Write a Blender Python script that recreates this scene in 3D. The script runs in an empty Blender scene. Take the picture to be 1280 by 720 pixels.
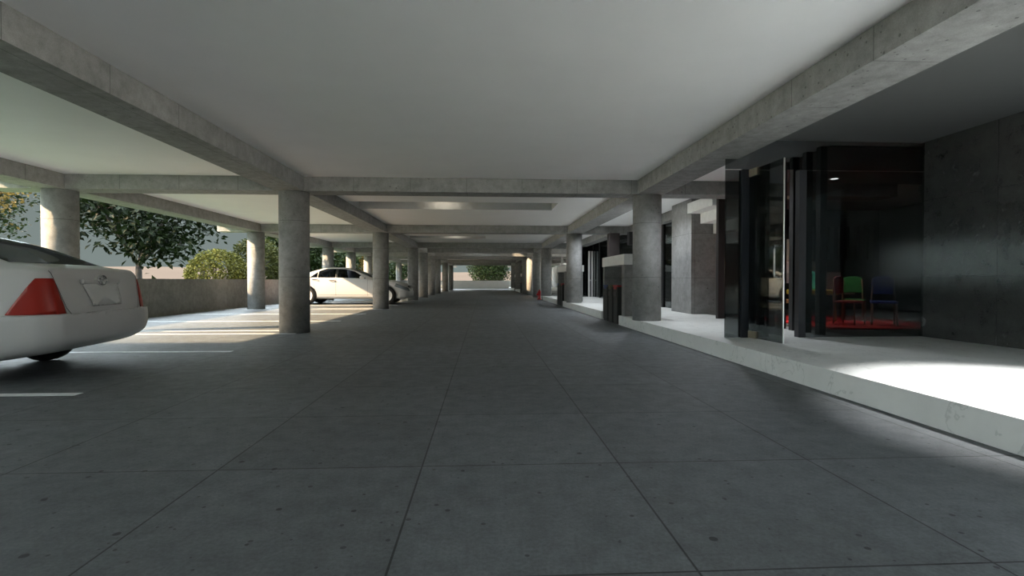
import bpy, bmesh, math, random
from mathutils import Vector, Matrix, noise
from mathutils.bvhtree import BVHTree
PI = math.pi
scn = bpy.context.scene
COL = scn.collection
random.seed(7)

# ------------------------------------------------------------------ materials
MATS = {}
def newmat(name):
    m = bpy.data.materials.new(name); m.use_nodes = True
    nt = m.node_tree; b = nt.nodes['Principled BSDF']
    MATS[name] = m
    return m, nt, b
def N(nt, t, **kw):
    n = nt.nodes.new(t)
    for k, v in kw.items(): setattr(n, k, v)
    return n
def L(nt, a, b): nt.links.new(a, b)
def mth(nt, op, a, b=None, c=None):
    n = N(nt, 'ShaderNodeMath', operation=op)
    for i, v in enumerate((a, b, c)):
        if v is None: continue
        if isinstance(v, (int, float)): n.inputs[i].default_value = v
        else: L(nt, v, n.inputs[i])
    return n.outputs[0]
def mixc(nt, fac, a, b, mode='MIX'):
    n = N(nt, 'ShaderNodeMix', data_type='RGBA', blend_type=mode)
    for i, v in ((0, fac), (6, a), (7, b)):
        if isinstance(v, (int, float)): n.inputs[i].default_value = v
        elif isinstance(v, tuple): n.inputs[i].default_value = (*v[:3], 1)
        else: L(nt, v, n.inputs[i])
    return n.outputs[2]
def ramp(nt, src, p0, p1, c0=0.0, c1=1.0):
    n = N(nt, 'ShaderNodeMapRange'); L(nt, src, n.inputs[0])
    n.inputs[1].default_value = p0; n.inputs[2].default_value = p1
    n.inputs[3].default_value = c0; n.inputs[4].default_value = c1
    return n.outputs[0]
def noi(nt, vec, scale, detail=4, rough=.6):
    n = N(nt, 'ShaderNodeTexNoise'); n.inputs['Scale'].default_value = scale
    n.inputs['Detail'].default_value = detail; n.inputs['Roughness'].default_value = rough
    L(nt, vec, n.inputs['Vector']); return n.outputs['Fac']
def voro(nt, vec, scale):
    n = N(nt, 'ShaderNodeTexVoronoi'); n.inputs['Scale'].default_value = scale
    L(nt, vec, n.inputs['Vector']); return n

def simple(name, col, rough=.6, metal=0, var=.06, scale=6, coat=0, spec=.5):
    m, nt, b = newmat(name)
    g = N(nt, 'ShaderNodeNewGeometry')
    f = ramp(nt, noi(nt, g.outputs['Position'], scale), .3, .7, 1 - var, 1 + var)
    c = mixc(nt, 1.0, col, f, 'MULTIPLY')
    L(nt, c, b.inputs['Base Color'])
    b.inputs['Roughness'].default_value = rough; b.inputs['Metallic'].default_value = metal
    b.inputs['Coat Weight'].default_value = coat; b.inputs['Coat Roughness'].default_value = .05
    b.inputs['Specular IOR Level'].default_value = spec
    return m

PITCH = 1.07
def concrete(name, col, jx=True, jy=True, jz=True, rough=.75, spots=.5, coat=0, coatr=.1, tint=None, slab=False, spec=.35, jw=.0032, jdark=.35):
    m, nt, b = newmat(name)
    g = N(nt, 'ShaderNodeNewGeometry'); P = g.outputs['Position']
    sp = N(nt, 'ShaderNodeSeparateXYZ'); L(nt, P, sp.inputs[0])
    sn = N(nt, 'ShaderNodeSeparateXYZ'); L(nt, g.outputs['True Normal'], sn.inputs[0])
    def line(i, off):
        d = mth(nt, 'PINGPONG', mth(nt, 'ADD', sp.outputs[i], 107 - off), PITCH / 2)
        on = mth(nt, 'LESS_THAN', d, jw)
        facing = mth(nt, 'LESS_THAN', mth(nt, 'ABSOLUTE', sn.outputs[i]), .6)
        return mth(nt, 'MULTIPLY', on, facing)
    js = []
    if jx: js.append(line(0, .737))
    if jy: js.append(line(1, .67))
    if jz: js.append(line(2, 0.0))
    big = ramp(nt, noi(nt, P, .9, 5), .3, .7, .86, 1.12)
    mid = ramp(nt, noi(nt, P, 7, 6, .7), .3, .7, .84 if slab else .78, 1.14 if slab else 1.2)
    fine = ramp(nt, noi(nt, P, 55 if slab else 90, 5, .8), .3, .7, .66 if slab else .80, 1.36 if slab else 1.2)
    f = mth(nt, 'MULTIPLY', mth(nt, 'MULTIPLY', big, mid), fine)
    if slab:    # every panel its own tone
        v = N(nt, 'ShaderNodeVectorMath', operation='SUBTRACT'); L(nt, P, v.inputs[0]); v.inputs[1].default_value = (.737, .67, 0)
        v2 = N(nt, 'ShaderNodeVectorMath', operation='DIVIDE'); L(nt, v.outputs[0], v2.inputs[0]); v2.inputs[1].default_value = (PITCH, PITCH, 1000)
        v3 = N(nt, 'ShaderNodeVectorMath', operation='FLOOR'); L(nt, v2.outputs[0], v3.inputs[0])
        wn = N(nt, 'ShaderNodeTexWhiteNoise'); L(nt, v3.outputs[0], wn.inputs[0])
        f = mth(nt, 'MULTIPLY', f, ramp(nt, wn.outputs[0], 0, 1, .9, 1.1))
    # pits of the cast surface, sparse and of uneven size
    vo = voro(nt, P, 9.0)
    rnd = N(nt, 'ShaderNodeSeparateColor'); L(nt, vo.outputs['Color'], rnd.inputs[0])
    size = mth(nt, 'MULTIPLY', mth(nt, 'POWER', rnd.outputs[0], 3.5), .19)
    wob = mth(nt, 'MULTIPLY', noi(nt, P, 60, 2), .06)
    pit = mth(nt, 'LESS_THAN', mth(nt, 'ADD', vo.outputs['Distance'], wob), size)
    vo2 = voro(nt, P, 19.0)
    rn2 = N(nt, 'ShaderNodeSeparateColor'); L(nt, vo2.outputs['Color'], rn2.inputs[0])
    pit2 = mth(nt, 'LESS_THAN', mth(nt, 'ADD', vo2.outputs['Distance'], wob), mth(nt, 'MULTIPLY', mth(nt, 'POWER', rn2.outputs[0], 4.0), .26))
    pit = mth(nt, 'MAXIMUM', pit, mth(nt, 'MULTIPLY', pit2, .8))
    c = mixc(nt, 1.0, col, f, 'MULTIPLY')
    if tint:
        st = ramp(nt, noi(nt, P, 2.3, 5, .75), .58, .8, 0, .5)
        c = mixc(nt, st, c, tint)
    c = mixc(nt, mth(nt, 'MULTIPLY', pit, spots), c, (.012, .012, .012))
    if js:
        j = js[0]
        for k in js[1:]: j = mth(nt, 'MAXIMUM', j, k)
        c = mixc(nt, mth(nt, 'MULTIPLY', j, 1 - jdark), c, (.01, .01, .01))
    L(nt, c, b.inputs['Base Color'])
    L(nt, ramp(nt, mid, .78, 1.2, rough + .1, rough - .1), b.inputs['Roughness'])
    b.inputs['Specular IOR Level'].default_value = spec
    b.inputs['Coat Weight'].default_value = coat; b.inputs['Coat Roughness'].default_value = coatr
    bp = N(nt, 'ShaderNodeBump'); bp.inputs['Strength'].default_value = .12; bp.inputs['Distance'].default_value = .01
    L(nt, fine, bp.inputs['Height']); L(nt, bp.outputs[0], b.inputs['Normal'])
    return m

concrete('floor', (.092, .100, .104), jz=False, rough=.58, spots=.95, tint=(.09, .095, .08), slab=True, spec=.42, jdark=.05, jw=.0045)
concrete('concrete', (.25, .25, .243), rough=.8, spots=.6)
concrete('concrete_beam', (.25, .25, .243), jz=False, rough=.8, spots=.6)
concrete('concrete_column', (.25, .25, .243), jx=False, jy=False, rough=.8, spots=.6)
concrete('concrete_wall', (.20, .197, .188), jx=False, jz=False, rough=.8, spots=.3)
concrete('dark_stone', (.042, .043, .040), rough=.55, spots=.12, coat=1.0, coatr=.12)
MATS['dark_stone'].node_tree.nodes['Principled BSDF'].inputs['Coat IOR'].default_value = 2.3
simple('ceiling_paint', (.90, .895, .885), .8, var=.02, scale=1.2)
simple('ceiling_shaded', (.09, .094, .092), .8, var=.03, scale=1.2)  # ceiling paint darkened: dim light of lobby and shop put into the colour
simple('black_metal', (.012, .012, .013), .45, var=.1)
simple('blue_black_metal', (.010, .013, .020), .35, var=.1)
simple('brown_black', (.016, .011, .010), .6, var=.15)
simple('white_metal', (.62, .61, .60), .45, var=.03)
simple('end_wall_paint', (.42, .43, .42), .8, var=.04, scale=2)
simple('line_paint', (.62, .64, .64), .7, var=.12, scale=14)
simple('white_plaster', (.80, .80, .77), .75, var=.05, scale=8)
simple('rubber', (.010, .010, .010), .75, var=.1)
simple('wheel_silver', (.78, .77, .75), .4, 0, var=.03)
simple('chrome', (.45, .46, .47), .18, 1, var=.02)
simple('steel', (.55, .56, .56), .28, 1, var=.02)
simple('patch_steel', (.30, .26, .19), .45, .4, var=.04)
simple('dark_trim', (.012, .012, .012), .5, var=.1)
simple('seat_cloth', (.05, .055, .075), .85, var=.1, scale=30)
simple('cabin', (.02, .021, .026), .8, var=.1)
simple('plate_grey', (.22, .22, .215), .5)
simple('trough_grey', (.42, .43, .43), .7)
simple('plate_white', (.60, .60, .585), .5, var=.02)
simple('sand', (.58, .52, .44), .95, var=.12, scale=.4)
simple('hill_soil', (.046, .036, .029), .95, var=.06, scale=.05, spec=0)
simple('blocker_wall', (.72, .72, .70), .9, var=.06, scale=.5)
simple('bark', (.012, .009, .007), .9, var=.3, scale=9)
simple('red_rug', (.5, .008, .010), .95, var=.1, scale=30)
simple('toy_yellow', (.45, .36, .02), .5); simple('toy_green', (.03, .28, .05), .5)
simple('toy_blue', (.02, .05, .38), .5); simple('toy_red', (.4, .02, .03), .5)
simple('toy_teal', (.10, .55, .40), .5); simple('toy_orange', (.75, .30, .12), .5)
simple('wood', (.20, .11, .06), .6, var=.2)
simple('bin_body', (.028, .029, .027), .55, var=.1)
simple('bin_blue', (.02, .05, .17), .5); simple('bin_red', (.36, .02, .025), .5); simple('bin_olive', (.10, .09, .02), .5)
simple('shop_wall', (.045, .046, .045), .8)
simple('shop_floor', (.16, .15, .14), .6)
simple('pale_reflector', (.34, .40, .43), .5, var=.02)
simple('red_paint', (.45, .015, .02), .4)
simple('lens_red', (.30, .016, .008), .4, coat=0, var=.02, spec=.3)
simple('lens_clear', (.20, .23, .25), .1, coat=1, var=.02)

def carpaint(name, col):
    m = simple(name, col, .42, 0, var=.01, coat=.25, spec=.35)
    return m
carpaint('car_white', (.52, .515, .51))

def marble(name, col, vein):
    m, nt, b = newmat(name)
    g = N(nt, 'ShaderNodeNewGeometry'); P = g.outputs['Position']
    v = N(nt, 'ShaderNodeVectorMath', operation='MULTIPLY_ADD')
    nn = N(nt, 'ShaderNodeTexNoise'); nn.inputs['Scale'].default_value = 2.2; nn.inputs['Detail'].default_value = 6; L(nt, P, nn.inputs['Vector'])
    L(nt, nn.outputs['Color'], v.inputs[0]); v.inputs[1].default_value = (.9, .9, .9); L(nt, P, v.inputs[2])
    w = noi(nt, v.outputs[0], 1.6, 3)
    d = mth(nt, 'ABSOLUTE', mth(nt, 'SUBTRACT', w, .5))
    vf = ramp(nt, d, 0, .012, .55, 0)
    cl = ramp(nt, noi(nt, P, 3, 5), .3, .7, .94, 1.04)
    c = mixc(nt, vf, mixc(nt, 1.0, col, cl, 'MULTIPLY'), vein)
    L(nt, c, b.inputs['Base Color']); b.inputs['Roughness'].default_value = .38
    b.inputs['Specular IOR Level'].default_value = .35
    return m
marble('kerb_marble', (.74, .745, .72), (.42, .44, .41))

def glassmat(name, tint, refl_min, fk=.75):
    m, nt, b = newmat(name)
    nt.nodes.remove(b)
    out = nt.nodes['Material Output']
    t = N(nt, 'ShaderNodeBsdfTransparent'); t.inputs[0].default_value = (*tint, 1)
    gl = N(nt, 'ShaderNodeBsdfGlossy'); gl.inputs['Color'].default_value = (.95, 1, 1, 1); gl.inputs['Roughness'].default_value = .03
    fr = N(nt, 'ShaderNodeFresnel'); fr.inputs[0].default_value = 1.5
    f = mth(nt, 'MAXIMUM', mth(nt, 'MULTIPLY', fr.outputs[0], fk), refl_min)
    mx = N(nt, 'ShaderNodeMixShader'); L(nt, f, mx.inputs[0]); L(nt, t.outputs[0], mx.inputs[1]); L(nt, gl.outputs[0], mx.inputs[2])
    L(nt, mx.outputs[0], out.inputs[0])
    return m
glassmat('shop_glass', (.36, .38, .38), .03)
glassmat('facade_glass', (.25, .27, .27), .09)
glassmat('car_glass', (.16, .19, .25), .01, .35)

def leafmat(name, c1, c2, trans=.35):
    m, nt, b = newmat(name)
    g = N(nt, 'ShaderNodeNewGeometry'); out = nt.nodes['Material Output']
    f = ramp(nt, noi(nt, g.outputs['Position'], 2.5, 2), .35, .65)
    c = mixc(nt, mth(nt, 'MULTIPLY', mth(nt, 'ADD', f, g.outputs['Random Per Island']), .5), c1, c2)
    L(nt, c, b.inputs['Base Color']); b.inputs['Roughness'].default_value = .55; b.inputs['Specular IOR Level'].default_value = .06
    tr = N(nt, 'ShaderNodeBsdfTranslucent'); L(nt, c, tr.inputs[0])
    mx = N(nt, 'ShaderNodeMixShader'); mx.inputs[0].default_value = trans
    L(nt, b.outputs[0], mx.inputs[1]); L(nt, tr.outputs[0], mx.inputs[2]); L(nt, mx.outputs[0], out.inputs[0])
    return m
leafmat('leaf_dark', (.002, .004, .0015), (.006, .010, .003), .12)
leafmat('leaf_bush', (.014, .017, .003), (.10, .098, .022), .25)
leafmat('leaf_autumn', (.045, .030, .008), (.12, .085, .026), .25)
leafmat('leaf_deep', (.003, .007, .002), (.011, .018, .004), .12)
leafmat('leaf_mixed', (.012, .018, .004), (.04, .04, .011), .25)
leafmat('grass', (.026, .066, .010), (.042, .098, .018), .2)

def emis(name, col, s):
    m, nt, b = newmat(name)
    b.inputs['Base Color'].default_value = (*col, 1); b.inputs['Emission Color'].default_value = (*col, 1)
    b.inputs['Emission Strength'].default_value = s
emis('lamp_warm', (1, .85, .65), 1.5); emis('lamp_white', (1, 1, 1), 6)

# ------------------------------------------------------------------ helpers
def obj(name, bm, mat, parent=None, smooth=False, bevel=0, loc=None):
    me = bpy.data.meshes.new(name)
    bmesh.ops.recalc_face_normals(bm, faces=bm.faces)
    bm.to_mesh(me); bm.free()
    for mm in (mat if isinstance(mat, (list, tuple)) else [mat]): me.materials.append(MATS[mm])
    if smooth:
        for p in me.polygons: p.use_smooth = True
    o = bpy.data.objects.new(name, me); COL.objects.link(o)
    if parent: o.parent = parent
    if loc: o.location = loc
    if bevel:
        md = o.modifiers.new('b', 'BEVEL'); md.width = bevel; md.segments = 2; md.limit_method = 'ANGLE'
    return o
def tag(o, label, cat, group=None, kind=None):
    o['label'] = label; o['category'] = cat
    if group: o['group'] = group
    if kind: o['kind'] = kind
    return o
def thing(name, label, cat, loc=(0, 0, 0), rz=0, group=None):
    o = bpy.data.objects.new(name, None); COL.objects.link(o); o.location = loc; o.rotation_euler = (0, 0, rz)
    o.empty_display_size = .2
    return tag(o, label, cat, group)
def struct(name, bm, mat, **k):
    o = obj(name, bm, mat, **k); o['kind'] = 'structure'; return o
def box(bm, x0, x1, y0, y1, z0, z1, mi=0):
    vs = [bm.verts.new((x, y, z)) for z in (z0, z1) for x, y in ((x0, y0), (x1, y0), (x1, y1), (x0, y1))]
    for q in ((0, 3, 2, 1), (4, 5, 6, 7), (0, 1, 5, 4), (1, 2, 6, 5), (2, 3, 7, 6), (3, 0, 4, 7)):
        f = bm.faces.new([vs[i] for i in q]); f.material_index = mi
    return vs
def B(*boxes):
    bm = bmesh.new()
    for b in boxes: box(bm, *b)
    return bm
def lathe(bm, prof, n=48, center=(0, 0, 0), axis='z', cap=True):
    rings = []
    for r, h in prof:
        ring = []
        for k in range(n):
            a = 2 * PI * k / n
            p = (r * math.cos(a), r * math.sin(a), h)
            if axis == 'y': p = (p[0], h, p[1])
            if axis == 'x': p = (h, p[0], p[1])
            ring.append(bm.verts.new((p[0] + center[0], p[1] + center[1], p[2] + center[2])))
        rings.append(ring)
    for a, b in zip(rings, rings[1:]):
        for k in range(n): bm.faces.new((a[k], a[(k + 1) % n], b[(k + 1) % n], b[k]))
    if cap:
        bm.faces.new(rings[0][::-1]); bm.faces.new(rings[-1])
def tube(bm, pts, radii, n=8, closed=False):
    pts = [Vector(p) for p in pts]; rings = []
    m = len(pts)
    for i, p in enumerate(pts):
        if closed: d = pts[(i + 1) % m] - pts[i - 1]
        else: d = pts[min(i + 1, m - 1)] - pts[max(i - 1, 0)]
        d.normalize()
        u = d.cross(Vector((0, 0, 1)) if abs(d.z) < .9 else Vector((1, 0, 0))).normalized(); v = d.cross(u)
        r = radii[i] if isinstance(radii, (list, tuple)) else radii
        rings.append([bm.verts.new(p + (u * math.cos(2 * PI * k / n) + v * math.sin(2 * PI * k / n)) * r) for k in range(n)])
    rr = rings + ([rings[0]] if closed else [])
    for a, b in zip(rr, rr[1:]):
        for k in range(n): bm.faces.new((a[k], a[(k + 1) % n], b[(k + 1) % n], b[k]))
    if not closed:
        bm.faces.new(rings[0][::-1]); bm.faces.new(rings[-1])
def prism(bm, poly, axis, a0, a1):
    """poly of 2-D points extruded along an axis"""
    def P(u, v, a): return {'x': (a, u, v), 'y': (u, a, v), 'z': (u, v, a)}[axis]
    A = [bm.verts.new(P(u, v, a0)) for u, v in poly]; Bv = [bm.verts.new(P(u, v, a1)) for u, v in poly]
    bm.faces.new(A); bm.faces.new(Bv[::-1]); n = len(poly)
    for i in range(n): bm.faces.new((A[i], Bv[i], Bv[(i + 1) % n], A[(i + 1) % n]))

# ------------------------------------------------------------------ layout
CZ, BZ = 2.97, 2.70                 # slab underside, beam underside
LX, LLX, RX = -3.67, -8.0, 3.27     # column rows
CY = [10.3, 18.75, 27.2, 31.8, 36.4, 41.0, 49.45, 57.9]
KH = .21                            # kerb height
KX = 3.07                           # kerb face
ORD = ['first', 'second', 'third', 'fourth', 'fifth', 'sixth', 'seventh', 'eighth', 'ninth', 'tenth']

# floor and ground
bm = B((-9.3, 6.62, -13, 65.4, -.3, 0), (6.62, 12, 7.1, 65.4, -.3, 0)); struct('floor', bm, 'floor')
bm = B((-260, 260, -260, 330, -.5, -.06)); struct('ground', bm, 'sand')
bm = bmesh.new()
lawn = B((-28, -9.55, -30, 120, -.2, -.03)); struct('lawn', lawn, 'grass')
# distant low sandy hills all round
bm = bmesh.new(); nseg = 120
prof = [(120, -.2), (135, 1.0), (165, 4.0), (200, 5.3), (240, 5.6)]
rings = []
for r, h in prof:
    rings.append([bm.verts.new((r * math.cos(2 * PI * k / nseg), 20 + r * math.sin(2 * PI * k / nseg),
                  h * (1 + (.10 * math.sin(k * .37) + .07 * math.sin(k * .91 + 1) if h > 0 else 0)))) for k in range(nseg)])
for a, b in zip(rings, rings[1:]):
    for k in range(nseg): bm.faces.new((a[k], a[(k + 1) % nseg], b[(k + 1) % nseg], b[k]))
struct('hills', bm, 'hill_soil', smooth=True)

# ceiling slab: holes are the recessed light troughs and the open bay far down the aisle
SLOT = [(-3.40, 1.88, 13.12, 14.45), (-3.40, .07, 23.05, 24.2)]
GAP = (-2.1, 3.0, 32.05, 36.15)
xs = sorted({-9.2, -3.40, -2.1, .07, 1.88, 3.0, 3.54, 6.62, 12.0}); ys = sorted({-13, 7.1, 13.12, 14.45, 23.05, 24.2, 32.05, 36.15, 66.0})
bm = bmesh.new(); V = {}
for x in xs:
    for y in ys: V[x, y] = bm.verts.new((x, y, CZ))
for i in range(len(xs) - 1):
    for j in range(len(ys) - 1):
        cx, cy = (xs[i] + xs[i + 1]) / 2, (ys[j] + ys[j + 1]) / 2
        if any(a < cx < b and c < cy < d for a, b, c, d in SLOT + [GAP]): continue
        if cx > 6.62 and cy < 7.1: continue
        f = bm.faces.new((V[xs[i], ys[j]], V[xs[i], ys[j + 1]], V[xs[i + 1], ys[j + 1]], V[xs[i + 1], ys[j]]))
        if cx > 3.54 and cy < 7.1: f.material_index = 1  # lobby ceiling takes the darkened paint
ret = bmesh.ops.extrude_face_region(bm, geom=list(bm.faces))
for v in ret['geom']:
    if isinstance(v, bmesh.types.BMVert): v.co.z = CZ + .28
bm.normal_update()
for f in bm.faces:
    c0 = f.calc_center_median()
    if abs(f.normal.z) < .5 and any(a - .01 < c0.x < b + .01 and c - .01 < c0.y < d + .01 for a, b, c, d in SLOT): f.material_index = 2
for a, b, c, d in SLOT: box(bm, a - .1, b + .1, c - .1, d + .1, CZ + .281, CZ + .34)
struct('ceiling', bm, ['ceiling_paint', 'ceiling_shaded', 'trough_grey'])
# unseen hood added over the open bay; blocks sky light, slit passes low sun
ga, gb, gc, gd = GAP; lz0, lz1 = CZ + .28, 5.6
struct('wall_sky_blocker', B((gb, gb + .2, gc - .2, gd + .2, lz0, lz1), (ga - .2, gb, gc - .2, gc, lz0, lz1), (ga - .2, gb, gd, gd + .2, lz0, lz1),
    (ga - .2, ga, gc, 34.1, lz0, lz1), (ga - .2, ga, 34.75, gd, lz0, lz1), (ga - .2, gb + .2, gc - .2, gd + .2, lz1, lz1 + .2)), 'blocker_wall')

# warm lamps inside the troughs
for k, ((a, b, c, d), x) in enumerate(zip(SLOT, (-1.1, -1.3))):
    t = thing('ceiling_light', ('glowing strip lamp inside the nearer ceiling trough' if k == 0 else 'glowing strip lamp inside the farther ceiling trough'), 'ceiling light', (x, d - .42, CZ + .27), group='lamps in the ceiling troughs')
    obj('lamp_housing', B((-.33, .33, -.04, .04, -.05, .0)), 'white_metal', t, bevel=.01)
    obj('diffuser', B((-.3, .3, .035, .05, -.045, -.01)), 'lamp_warm', t)
    ld = bpy.data.lights.new('trough_lamp', 'AREA'); ld.shape = 'RECTANGLE'; ld.size = .62; ld.size_y = .05; ld.energy = .6; ld.color = (1, .88, .7)
    lo = bpy.data.objects.new('trough_lamp', ld); COL.objects.link(lo); lo.parent = t; lo.location = (0, .06, -.04)
    lo.rotation_euler = (PI / 2, 0, 0)

# beams
def beam(label, boxes, group=None):
    return tag(obj('beam', B(*boxes), 'concrete_beam'), label, 'beam', group, 'thing')
W = .27
beam('long concrete beam over the left row of aisle columns', [(LX - W, LX + W, -13, 65.4, BZ, CZ - .002)], 'long beams')
beam('long concrete beam over the outer columns beside the parapet', [(LLX - W, LLX + W, -13, 65.4, BZ, CZ - .002)], 'long beams')
beam('long concrete beam over the right row of aisle columns', [(RX - W, RX + W, -13, 65.4, BZ, CZ - .002)], 'long beams')
beam('short concrete beam along the shop glass just beyond the grey pier', [(5.2, 5.65, 13.6, 18.5, BZ, CZ - .002)], 'long beams')
beam('short concrete beam along the shop front behind the second right column', [(4.65, 5.1, 19.0, 26.95, BZ, CZ - .002)], 'long beams')
for i, y in enumerate([1.85] + CY):
    nm = 'concrete crossbeam overhead behind the camera end' if i == 0 else f'{ORD[i-1]} concrete crossbeam spanning the aisle, counted from the near end'
    x1 = 12.0 if i else RX + W
    x1 = 8.3 if i in (1, 2, 3) else x1
    beam(nm, [(LLX + W, LX - W, y - .25, y + .25, BZ, CZ - .002), (LX + W, RX - W, y - .25, y + .25, BZ, CZ - .002), (RX + W, x1, y - .25, y + .25, BZ, CZ - .002),
              (-9.2, LLX - W, y - .25, y + .25, BZ, CZ - .002)], 'crossbeams')

# columns
def column(x, y, z0, label, group):
    bm = bmesh.new(); lathe(bm, [(.28, 0), (.28, BZ - z0)], 64)
    o = obj('column', bm, 'concrete_column', smooth=False, loc=(x, y, z0))
    for p in o.data.polygons: p.use_smooth = len(p.vertices) == 4
    return tag(o, label, 'column', group, 'thing')
for i, y in enumerate(CY):
    extra = {0: ', the large one', 1: ', in front of the farther white car'}.get(i, '')
    column(LX, y, 0, f'{ORD[i]} round concrete column of the left aisle row{extra}', 'left aisle columns')
    onk = y < 27.5 or y > 41.5
    column(RX, y, KH if onk else 0, f'{ORD[i]} round concrete column of the right row' + (' on the white kerb' if onk else ', warm sunlit' if i == 4 else ' on the bare floor'), 'right aisle columns')
    column(LLX, y, 0, f'{ORD[i]} round concrete column of the outer row by the parapet' + (', behind the nearer white car' if i == 0 else ''), 'outer columns')

# low walls
struct('wall_left', B((-9.3, -9.05, -15, 66, 0, 1.05)), 'concrete_wall')
struct('wall_back', B((-9.3, 12, 65.4, 65.65, 0, 1.02)), 'end_wall_paint')
struct('wall_rear_blocker', B((-9.3, 3.0, -13.2, -13, 0, CZ)), 'concrete_wall')  # unseen wall added to cut daylight from behind the camera
# unseen block added out of frame to keep the sun off the near bays
struct('wall_sun_blocker', B((-27, -22, -30, 1.75, -.06, 11.5)), 'blocker_wall')

# painted lines
for i, y in enumerate([4.75, 7.52, 10.0, 10.62, 13.1, 15.85, 18.4, 19.12, 21.6, 24.4, 26.8, 43.5, 46.2, 49]):
    nm = {0: 'nearest white parking line, in the shade before the near car', 1: 'white parking line beside the near car, reaching into the aisle', 2: 'white parking line ending at the foot of the large near column'}.get(i, f'{ORD[i] if i < 10 else "far " + ORD[i - 10]} thin white parking line across the left bays')
    tag(obj('parking_line', B((-8.9, -3.55, y - .05, y + .05, 0, .004)), 'line_paint'), nm, 'parking line', 'painted parking lines', 'thing')

# kerb with notches for the bins
bm = bmesh.new()
NOTCH = [(11.72, 13.42), (20.17, 21.87), (42.4, 44.1), (50.9, 52.6)]
def kerbrun(y0, y1, cuts):
    y = y0
    for a, b in cuts:
        box(bm, KX, 3.62, y, a, 0, KH); y = b
    box(bm, KX, 3.62, y, y1, 0, KH)
    
    if y0 < 7.1: box(bm, 3.62, 6.62, y0, 7.1, 0, KH)
    box(bm, 3.62, 11.9, max(y0, 7.1), y1, 0, KH)
kerbrun(-4, 27.0, NOTCH[:2]); kerbrun(41.2, 65.3, NOTCH[2:])
struct('kerb', bm, 'kerb_marble')

# lobby wall; unseen door added for its pale reflection in the glass
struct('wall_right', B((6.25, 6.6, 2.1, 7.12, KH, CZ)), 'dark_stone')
for n, (y0, y1) in enumerate(((4.45, 5.45),)):
    d = struct(f'door_{n+2}', B((6.19, 6.26, y0, y1, KH, 2.6)), 'pale_reflector', bevel=.01)
    bm = bmesh.new(); tube(bm, [(6.19, y0 + .12, 1.2), (6.12, y0 + .12, 1.2), (6.12, y0 + .26, 1.2)], .012); h = obj('door_handle', bm, 'steel', d)
struct('trim_1', B((3.53, 3.86, -4, 7.05, CZ - .05, CZ)), 'black_metal')

# spot lamp over the lobby
def spot(name, label, loc, e, size, blend, col=(1, 1, 1), r=.05, fix=True):
    t = thing('ceiling_light', label, 'ceiling light', loc, group='round downlights')
    bm = bmesh.new(); lathe(bm, [(.10, 0), (.10, -.012), (.075, -.016), (.07, .0)], 32, cap=False); obj('lamp_ring', bm, 'white_metal', t)
    bm = bmesh.new(); lathe(bm, [(.068, -.004), (.066, -.006)], 32); obj('diffuser', bm, 'lamp_white', t)
    ld = bpy.data.lights.new('downlight', 'SPOT'); ld.energy = e; ld.spot_size = size; ld.spot_blend = blend; ld.color = col; ld.shadow_soft_size = r
    lo = bpy.data.objects.new('downlight', ld); COL.objects.link(lo); lo.parent = t; lo.location = (0, 0, -.03)
spot('ceiling_light', 'round downlight in the darkened ceiling above the bright pool on the kerb', (4.10, 3.35, CZ), 360, math.radians(62), .55)

# unseen downlights added to brighten the kerb walk, hidden by the long beam
for i, y in enumerate((8.7, 12.6, 15.4, 17.6, 21.0, 24.6)):
    spot('ceiling_light', f'{ORD[i]} added round downlight over the kerb walk beyond the glass front, unseen behind the right beam', (3.88, y, CZ), 80, math.radians(150), .9, (.88, .94, 1), .07)
# ------------------------------------------------------------------ shop glass front
w = bpy.data.objects.new('window_1', None); COL.objects.link(w); w['kind'] = 'structure'; w.location = (0, 0, 0)
GY = 7.1
def pane(x0, x1, z0, z1, name='pane', mat='shop_glass', parent=w, y=GY):
    return obj(name, B((x0, x1, y - .006, y + .006, z0, z1)), mat, parent)
pane(3.36, 3.58, KH, 2.55); pane(4.50, 6.25, KH, 2.55); pane(3.36, 6.25, 2.56, CZ)
obj('mullion', B((3.58, 3.68, GY - .05, GY + .05, KH, 2.55)), 'blue_black_metal', w)
obj('mullion', B((4.40, 4.50, GY - .05, GY + .05, KH, 2.55)), 'blue_black_metal', w)
d = bpy.data.objects.new('door_1', None); COL.objects.link(d); d['kind'] = 'structure'
d.location = (3.69, GY - .02, 0); d.rotation_euler = (0, 0, math.radians(2))
obj('pane', B((-.006, .006, -.80, 0, KH + .01, 2.53)), 'shop_glass', d)
obj('pane_edge', B((-.007, .007, -.812, -.80, KH + .01, 2.53)), 'steel', d)
obj('hinge', B((-.02, .02, -.22, -.01, 2.44, 2.54)), 'patch_steel', d); obj('hinge', B((-.02, .02, -.22, -.01, KH + .005, KH + .10)), 'patch_steel', d)
bm = bmesh.new()
for s in (-1, 1): tube(bm, [(s * .006, -.70, 1.05), (s * .05, -.70, 1.05), (s * .055, -.70, 1.10), (s * .055, -.70, 1.40), (s * .05, -.70, 1.45), (s * .006, -.70, 1.45)], .012)
obj('handle', bm, 'steel', d)

# dark slat screen behind the glass
sc = thing('slat_screen', 'row of tall black slats behind the shop glass', 'screen', (4.95, 7.35, KH))
bm = bmesh.new()
for k in range(8): box(bm, -.05, .05, k * .335, k * .335 + .1, 0, (CZ if k < 8 else BZ) - KH - .005)
obj('slats', bm, 'black_metal', sc)
obj('end_post', B((-.06, .10, 3.28, 3.385, 0, CZ - KH - .01)), 'brown_black', sc)

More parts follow.
